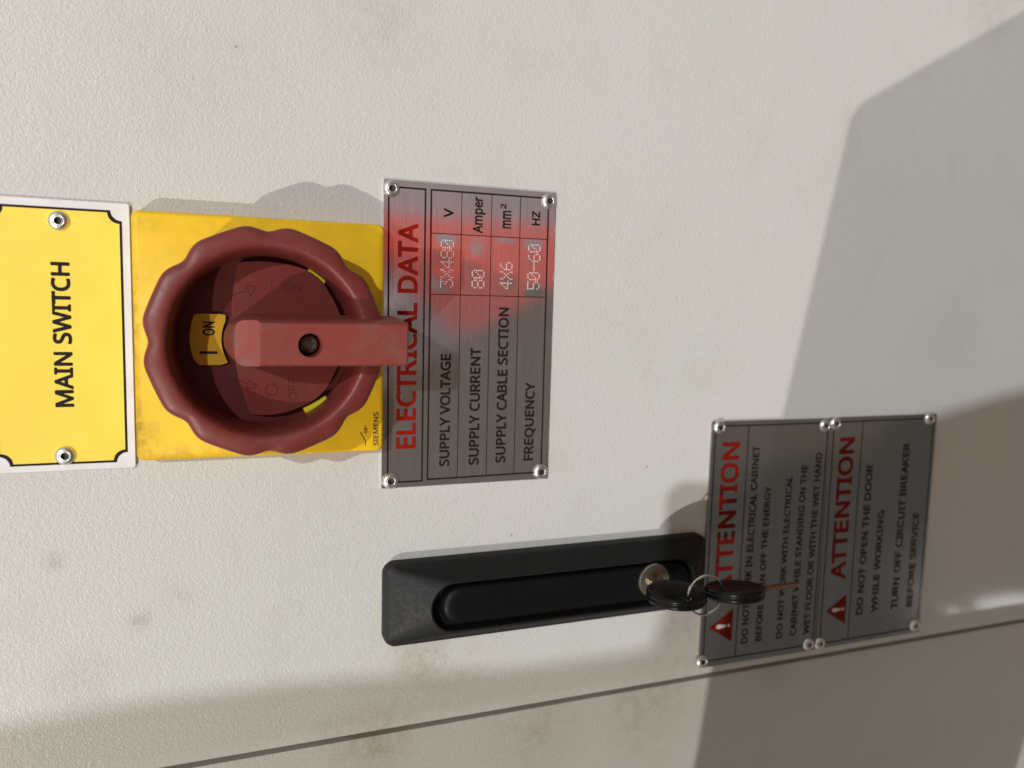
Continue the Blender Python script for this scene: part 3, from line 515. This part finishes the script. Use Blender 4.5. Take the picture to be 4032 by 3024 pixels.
for j in range(nv):
    for i in range(nu):
        u = -55.0 + 110.0 * i / (nu - 1); v = 65.4 * j / (nv - 1)
        grid.append((u, v, 1.1 + bulge(u, v) + ew(u, v) * 0))
fs = [(j * nu + i, j * nu + i + 1, (j + 1) * nu + i + 1, (j + 1) * nu + i) for j in range(nv - 1) for i in range(nu - 1)]
g.add(grid, fs)
rim = [(i, 0) for i in range(nu)] + [(nu - 1, j) for j in range(1, nv)] + [(i, nv - 1) for i in range(nu - 2, -1, -1)] + [(0, j) for j in range(nv - 2, 0, -1)]
r1 = [grid[j * nu + i] for i, j in rim]
random.seed(3)
r0 = [(u * 1.004 + random.uniform(-.06, .06), (v - 32.7) * 1.006 + 32.7 + random.uniform(-.06, .06), 0.75) for u, v, h in r1]
g.loft([r1, r0, [(u, v, 0.05) for u, v, h in r0]], 0, False, True)
part('plate', g, M_plate, ep, smooth=30)
g = G(); h1, h2 = eh(0.03), eh(0.045)
L = 0.62; T = 0.30
for a, b, w, hh in (((-50.5, 2.2), (49.5, 1.7), L, h1), ((52.6, 4.4), (52.6, 15.0), L, h2), ((-53.0, 14.9), (52.9, 14.9), L, h1), ((-53.0, 5.4), (-53.0, 15.2), L, h2),
                    ((-52.9, 17.05), (52.9, 17.05), L, h1), ((52.6, 16.8), (52.8, 60.3), L, h2), ((-52.3, 62.7), (50.0, 62.55), L, h1), ((-52.6, 16.8), (-52.3, 60.0), L, h2),
                    ((-52.4, 28.55), (52.6, 28.4), T, h1), ((-52.4, 40.0), (52.6, 39.9), T, h1), ((-52.3, 51.3), (52.6, 51.25), T, h1), ((37.4, 17.1), (37.5, 62.6), T, h2), ((15.6, 17.1), (15.7, 62.6), T, h2)):
    strip(g, a, b, w, hh, 0, 1.0)
part('ruled_lines', g, M_ink, ep, recalc=False)
g = G(); text(g, 'ELECTRICAL DATA', -40.6, 40.3, 12.35, 5.25, eh(0.04)); part('title_lettering', g, M_redink, ep, recalc=False)
for s, a, b, vb, vt in (('SUPPLY VOLTAGE', -47.95, -6.1, 25.25, 21.5), ('SUPPLY CURRENT', -48.0, -3.7, 36.8, 32.9), ('SUPPLY CABLE SECTION', -47.7, 11.4, 47.6, 43.7), ('FREQUENCY', -47.4, -17.0, 59.0, 55.3),
                        ('V', 43.3, 46.5, 25.2, 21.8), ('Amper', 38.4, 51.4, 36.4, 32.8), ('mm', 40.7, 47.1, 47.6, 43.4), ('2', 47.7, 49.7, 45.6, 43.4), ('HZ', 42.5, 47.7, 59.2, 56.0)):
    g = G(); text(g, s, a, b, vb, vt, eh(0.04)); part('row_lettering' if a < 0 else 'unit_lettering', g, M_ink, ep, recalc=False)
DOT = {'3': '111110001000100000100000110001 01110'.replace(' ', ''), 'X': '10001100010101000100010101000110001', '4': '00010001100101010010111110001000010',
       '8': '01110100011000101110100011000101110', '0': '01110100011001110101110011000101110', '6': '00110010001000011110100011000101110', '5': '11111100001000011110000011000101110', '-': '00000000000000011111000000000000000'}
g = G()
def punched(s, u0, u1, v0, v1):
    n = len(s); cell = (u1 - u0 + 0.9) / n; du = (cell - 0.9) / 4; dv = (v1 - v0) / 6
    for k, ch in enumerate(s):
        for q, bit in enumerate(DOT[ch]):
            if bit == '1':
                u = u0 + k * cell + (q % 5) * du + random.uniform(-.04, .04); v = v0 + (q // 5) * dv + random.uniform(-.04, .04)
                h = 1.1 + bulge(u, v)
                lathe(g, [(0.26, h - 0.02), (0.21, h + 0.10), (0.10, h + 0.16)], u, v, 8)
punched('3X480', 18.3, 35.1, 20.95, 25.5); punched('80', 18.5, 24.8, 32.95, 37.4); punched('4X6', 18.6, 28.1, 43.95, 48.4); punched('50-60', 18.7, 35.2, 55.0, 59.6)
part('punched_digits', g, M_punch, ep, smooth=80)
for i, (u, v) in enumerate(((51.9, 2.6), (51.7, 62.5), (-52.0, 62.4), (-52.3, 3.1))): rivet(ep, u, v, 1.12, 0.7 * i)

# ---------------------------------------------------------------- door handle with lock
hd = thing('door_handle', 'long black plastic swing handle with a round keyed lock, set into the door', 'handle', (-98, 69, 0))
g = G()
def hr(i, h, v0=0.6, v1=139.2, r=4.5): return [(a, b, h) for a, b in rrect(-114.2 + i, -82.6 - i, v0 + i, v1 - i, max(r - i, 0.8), 8)]
def stad(u0, u1, v0, v1, h, n=54):                # same vertex count as rrect(…, n=8)
    return [(a, b, h) for a, b in rrect(u0, u1, v0, v1, (u1 - u0) / 2 - 0.05, 8)]
g.loft([hr(0, 0), hr(0, 3.4), hr(0.35, 4.6), hr(1.2, 5.2), [(a, b, 6.0) for a, b in rrect(-112.2, -84.8, 2.8, 136.8, 4.0, 8)],
        [(a, b, 11.6) for a, b in rrect(-108.9, -88.4, 15.4, 129.5, 10.0, 8)], [(a, b, 12.1) for a, b in rrect(-108.2, -89.0, 16.2, 128.8, 9.5, 8)],
        [(a, b, 11.9) for a, b in rrect(-107.7, -89.5, 16.8, 128.2, 9.05, 8)], [(a, b, 6.5) for a, b in rrect(-107.4, -89.8, 17.2, 127.9, 8.75, 8)]], 0, True, True)
part('escutcheon', g, M_black, hd, smooth=28)
g = G()
def lvr(i, h, s=0): return [(a, b, h) for a, b in rrect(-106.0 + i, -91.0 - i, 20.6 + i + s, 127.2 - i, 7.45 - i, 8)]
g.loft([lvr(0, 6.6), lvr(0, 9.8), lvr(0.5, 11.0), lvr(1.4, 11.7), lvr(3.0, 12.0), lvr(5.2, 12.1)], 0, False, True)
part('grip', g, M_blacklever, hd, smooth=60)
g = G(); lathe(g, [(7.0, 11.6), (7.0, 12.7), (6.7, 13.1), (4.2, 13.5), (4.0, 13.3), (3.7, 13.3), (1.2, 13.4)], -97.0, 109.0, 40)
lk = part('lock_cylinder', g, M_nickel, hd, smooth=40)
g = G(); g.box(-100.0, -94.0, 108.2, 109.8, 13.35, 13.5); part('keyway', g, M_hole, lk)

# ---------------------------------------------------------------- keys
def key_head(g, cu, cv, ch, r, th, hole, tilt=0.0, sq=1.0):
    """round grip whose face looks along u; hole = (dv, dh) offset of the ring hole"""
    n = 40; rings = []
    for (dr, du) in ((-2.6, -th * 0.30), (-1.9, -th * 0.36), (-1.2, -th / 2), (-0.45, -th / 2), (-0.05, -th * 0.36), (0, -th * 0.16), (-0.4, -th * 0.05), (-0.4, th * 0.05), (0, th * 0.16), (-0.05, th * 0.36), (-0.45, th / 2), (-1.2, th / 2), (-1.9, th * 0.36), (-2.6, th * 0.30)):
        rings.append([(cu + du + tilt * (r + dr) * math.sin(2 * PI * k / n), cv + (r + dr) * math.cos(2 * PI * k / n), ch + (r + dr) * sq * math.sin(2 * PI * k / n)) for k in range(n)])
    g.loft(rings, 0, False, False)
    hl = [(hole[0] + 1.9 * math.cos(2 * PI * k / 20), hole[1] + 1.9 * math.sin(2 * PI * k / 20)) for k in range(20)]
    ou = [((r - 2.6) * math.cos(2 * PI * k / n), (r - 2.6) * math.sin(2 * PI * k / n)) for k in range(n)]
    tri = tessellate_polygon([[Vector((a, b, 0)) for a, b in ou], [Vector((a, b, 0)) for a, b in hl]])
    for s in (-1, 1):
        g.add([(cu + s * th * 0.30 + tilt * b, cv + a, ch + b * sq) for a, b in ou + hl], tri)
    g.loft([[(cu + s * th * 0.30 + tilt * b, cv + a, ch + b * sq) for a, b in hl] for s in (-1, 1)], 0, False, False)
    return g
k1 = thing('key', 'black gripped key standing in the lock of the door handle', 'key', (-97, 109, 13), 'keys on the split ring')
g = G(); key_head(g, -97, 109, 29.0, 11.6, 4.0, (1.5, 7.2)); part('key_grip', g, M_key, k1, smooth=50)
g = G(); g.box(-98.1, -95.9, 105.6, 112.4, 13.4, 18.9); part('key_blade', g, M_nickel, k1, bevel=0.2)
rg = thing('key_ring', 'thin wire split ring joining the two black keys', 'key ring', (-96, 117.5, 35))
RC = (-95.6, 117.4, 35.6); RR = 7.6
pts = []
for i in range(120):
    a = 2 * PI * 1.93 * i / 119 + 2.55
    z = 0.45 * (i / 119 - 0.5) * 2
    pts.append((RC[0] + RR * math.sin(a) * 1.02, RC[1] + RR * math.cos(a), RC[2] + z + 0.10 * RR * math.cos(a) * 0))
g = G(); g.tube(pts, 0.42, 8); part('ring_wire', g, M_steel, rg, smooth=60)
k2 = thing('key', 'black gripped key hanging loose from the split ring, brassy blade pointing down', 'key', (-96.5, 132, 33), 'keys on the split ring')
g = G(); key_head(g, -96.6, 132.4, 33.6, 11.5, 4.4, (-8.0, 1.6), 0.14); part('key_grip', g, M_key, k2, smooth=50)
g = G()
bl = [(141.5, 30.6), (146.5, 30.4), (147.2, 31.2), (149.5, 31.2), (150.3, 32.2), (151.6, 31.4), (153.4, 31.3), (154.2, 32.0), (155.6, 31.3), (157.4, 31.4), (158.3, 32.3), (159.4, 31.6), (163.0, 31.6), (164.4, 33.0), (163.4, 34.6), (147.2, 34.8), (146.4, 36.2), (141.5, 36.2)]
bl = [(v, 33.4 + (h - 33.4) * 0.62) for v, h in bl]
g.loft([[(-98.1, v, h) for v, h in bl], [(-96.3, v, h) for v, h in bl]]); part('key_blade', g, M_brass, k2, bevel=0.2)

# ---------------------------------------------------------------- two attention plates
def attention(label, v0, v1, ua, ub, title, tu, tri, rows, rules, rivs, rot=0.0):
    cu, cv = -90, (v0 + v1) / 2; c, s = math.cos(rot), math.sin(rot)
    tf = lambda u, v: (cu + (u - cu) * c - (v - cv) * s, cv + (u - cu) * s + (v - cv) * c)
    t = thing('attention_plate', label, 'plate', (cu, cv, 0), 'attention plates beside the handle')
    g = G(); g.prism([[tf(*q) for q in rrect(ua, ub, v0, v1, 0.7)]], 0.05, 1.1); part('plate', g, M_plate2, t, bevel=0.35)
    g = G()
    for i, (a, b, w) in enumerate(rules): strip(g, tf(*a), tf(*b), w, 1.13 + 0.012 * (i % 2))
    part('ruled_lines', g, M_ink, t, recalc=False)
    g = G(); text(g, 'ATTENTION', tu[0], tu[1], tu[2], tu[3], 1.14, tilt=tf); part('title_lettering', g, M_redink2, t, recalc=False)
    for q in rows: g = G(); text(g, q[0], *q[1:], 1.14, tilt=tf); part('text_lettering', g, M_ink, t, recalc=False)
    g = G(); g.sheet([[tf(*q) for q in tri]], 1.14); wt = part('warning_triangle', g, M_redink2, t, recalc=False)
    mu = tri[0][0]; a, b = tri[0][1], tri[1][1]; d = b - a
    mark = [(mu - 0.45, a + d * 0.72)] + [(mu - 1.05, a + d * 0.42), (mu - 0.8, a + d * 0.33), (mu, a + d * 0.29), (mu + 0.8, a + d * 0.33), (mu + 1.05, a + d * 0.42)] + [(mu + 0.45, a + d * 0.72)]
    g = G(); g.sheet([[tf(*q) for q in mark]], 1.18); g.sheet([[tf(*q) for q in circle(mu, a + d * 0.84, 0.75, 14)]], 1.18)
    part('exclamation_mark', g, mat('white_print', (0.55, 0.54, 0.52), 0.4), wt, recalc=False)
    for i, (u, v) in enumerate(rivs): rivet(t, *tf(u, v), 1.12, 0.9 * i)
attention('metal ATTENTION plate next to the black handle, behind the keys, five lines of text', 141.2, 204.9, -144.6, -34.9,
          'ATTENTION', (-112.0, -44.2, 155.8, 147.0), [(-126.7, 145.3), (-119.2, 157.6), (-134.3, 157.6)],
          [('DO NOT WORK IN ELECTRICAL CABINET', -136.2, -46.2, 166.3, 162.9), ('BEFORE TURN OFF THE ENERGY', -136.2, -64.8, 173.9, 170.8), ('DO NOT WORK WITH ELECTRICAL', -136.2, -60.5, 185.4, 182.3), ('CABINET WHILE STANDING ON THE', -136.0, -56.0, 193.4, 190.1), ('WET FLOOR OR WITH THE WET HAND', -136.2, -50.6, 201.2, 197.8)],
          [((-138.5, 143.2), (-40.0, 142.9), 0.6), ((-37.0, 147.3), (-37.0, 200.0), 0.6), ((-141.8, 144.5), (-141.8, 198.5), 0.6), ((-139.5, 203.6), (-40.5, 203.6), 0.6), ((-141.8, 160.2), (-37.0, 160.0), 0.5)],
          [(-37.4, 144.6), (-38.2, 201.6), (-141.5, 142.6), (-141.4, 201.2)], 0.006)
attention('metal ATTENTION plate farther from the handle, four lines starting DO NOT OPEN THE DOOR', 205.3, 270.4, -144.6, -34.8,
          'ATTENTION', (-111.9, -44.4, 220.0, 211.5), [(-126.8, 210.1), (-119.6, 222.0), (-134.4, 222.0)],
          [('DO NOT OPEN THE DOOR', -130.8, -57.9, 232.35, 228.5), ('WHILE WORKING', -130.7, -80.6, 241.5, 237.7), ('TURN OFF CIRCUIT BREAKER', -130.7, -48.5, 254.5, 250.4), ('BEFORE SERVICE', -130.6, -83.2, 264.0, 260.2)],
          [((-139.0, 207.6), (-41.0, 207.5), 0.6), ((-37.0, 210.0), (-36.9, 262.0), 0.6), ((-142.3, 210.5), (-142.2, 264.0), 0.6), ((-138.0, 268.9), (-40.0, 268.7), 0.6), ((-142.2, 224.5), (-37.0, 224.4), 0.5)],
          [(-37.6, 207.9), (-37.0, 265.6), (-142.1, 207.6), (-141.0, 267.0)])

# ---------------------------------------------------------------- the photographer and phone, with an added unseen board, all shading the door
def cast(L, u, v, h): t = h / L[2]; return (u + (L[0] - u) * t, v + (L[1] - v) * t, h)
ph = thing('smartphone', 'dark smartphone held upright in front of the cabinet', 'phone', cam_point(54, 17, -6))
g = G()
def pr(i, z): return [cam_point(a, b, z) for a, b in rrect(-27 + i, 122 - i, -17 + i, 54 - i, 9, 8)]
g.loft([pr(1, -2.5), pr(0, -3.5), pr(0, -9.5), pr(1, -10.5)]); part('phone_body', g, M_glass, ph, smooth=40)
cb = thing('shadow_board', 'unseen brown board shaped to cast the large shadow on the door', 'shadow_board', cast(LAMP_A, 20, 260, 258))
edge = [(158.4, 306.4), (104.8, 211), (97.7, 205.9), (-29.2, 179.8), (-147.0, 148.3), (-191.9, 142.9), (-330, 118), (-330, 330), (100, 470), (215, 406)]  # added board: outline projected back to the lamp from the shadow it casts
g = G(); g.loft([[cast(LAMP_A, u, v, 256) for u, v in edge], [cast(LAMP_A, u, v, 259) for u, v in edge]]); part('board', g, M_board, cb)
pe = thing('person', 'person in a red work jacket holding a smartphone and an added shadow-casting board', 'person', (-40, 700, 510))
g = G(); rings = []; NB = 56
body = [(-560, -38, -12, 500, 40), (-545, -80, 30, 500, 120), (-515, -112, 33, 500, 165), (-480, -120, 38, 500, 180), (-400, -120, 41, 500, 180), (-350, -114, 41, 500, 160), (-300, -100, 39, 502, 120), (-232, -96, 39, 504, 110),
        (-205, -130, 104, 505, 140), (-185, -160, 110, 510, 165), (-160, -172, 115, 510, 175), (-126, -175, 120, 510, 180), (-62, -175, 133, 510, 185), (67, -175, 152, 510, 185), (300, -172, 150, 510, 180), (700, -170, 145, 510, 180)]
for v, a, b, hc, d in body:
    r = []
    for k in range(NB):
        q = 2 * PI * k / NB; cx, sn = math.cos(q), math.sin(q)
        f = lambda x: math.copysign(abs(x) ** 0.75, x)
        r.append(((a + b) / 2 + (b - a) / 2 * f(cx), v, hc + d / 2 * f(sn)))
    rings.append(r)
for i in range(len(rings) - 1):
    vm = (body[i][0] + body[i + 1][0]) / 2
    for k in range(NB):
        um = (rings[i][k][0] + rings[i + 1][k][0] + rings[i][(k + 1) % NB][0]) / 3
        mi = 3 if vm < -218 else (1 if um > 88 else (0 if um > -8 else (1 if um > -44 else 2)))
        j = (k + 1) % NB; g.add([rings[i][k], rings[i][j], rings[i + 1][j], rings[i + 1][k]], [(0, 1, 2, 3)], mi)
g.add(rings[0], [tuple(range(NB))], 3); g.add(rings[-1], [tuple(range(NB))], 0)
ph_r = cam_point(118, 42, -8); cb_l = cast(LAMP_A, -180, 330, 262)
g.tube([(60, -150, 470), (30, 60, 440), (ph_r[0] + 12, ph_r[1] + 45, ph_r[2] + 30), (ph_r[0], ph_r[1] + 5, ph_r[2] + 14)], [42, 38, 26, 30], 12, False, 1)
g.tube([(-105, -100, 500), (-175, 120, 450), cb_l], [42, 38, 28], 12, False, 2)
for i in range(4):
    g.tube([cam_point(120 - 17 * i, 62, -16), cam_point(118 - 17 * i, 61, -5), cam_point(116 - 17 * i, 52, -1.8)], [8, 7.5, 6.0], 8, False, 3)
    a = (cb_l[0] + 18 * i - 27, cb_l[1] - 30, 266); g.tube([a, (a[0], a[1] - 18, 262)], [8, 6.5], 8, False, 3)
g.tube([cam_point(122, 10, -18), cam_point(108, -8, -15), cam_point(92, -14, -12)], [10, 9, 7], 8, False, 3)
g.tube([(cb_l[0] + 40, cb_l[1] - 10, 270), (cb_l[0] + 52, cb_l[1] - 42, 266)], [10, 8], 8, False, 3)
part('body', g, [M_cloth_red, M_cloth_dark, M_cloth_khaki, M_skin], pe, smooth=50)
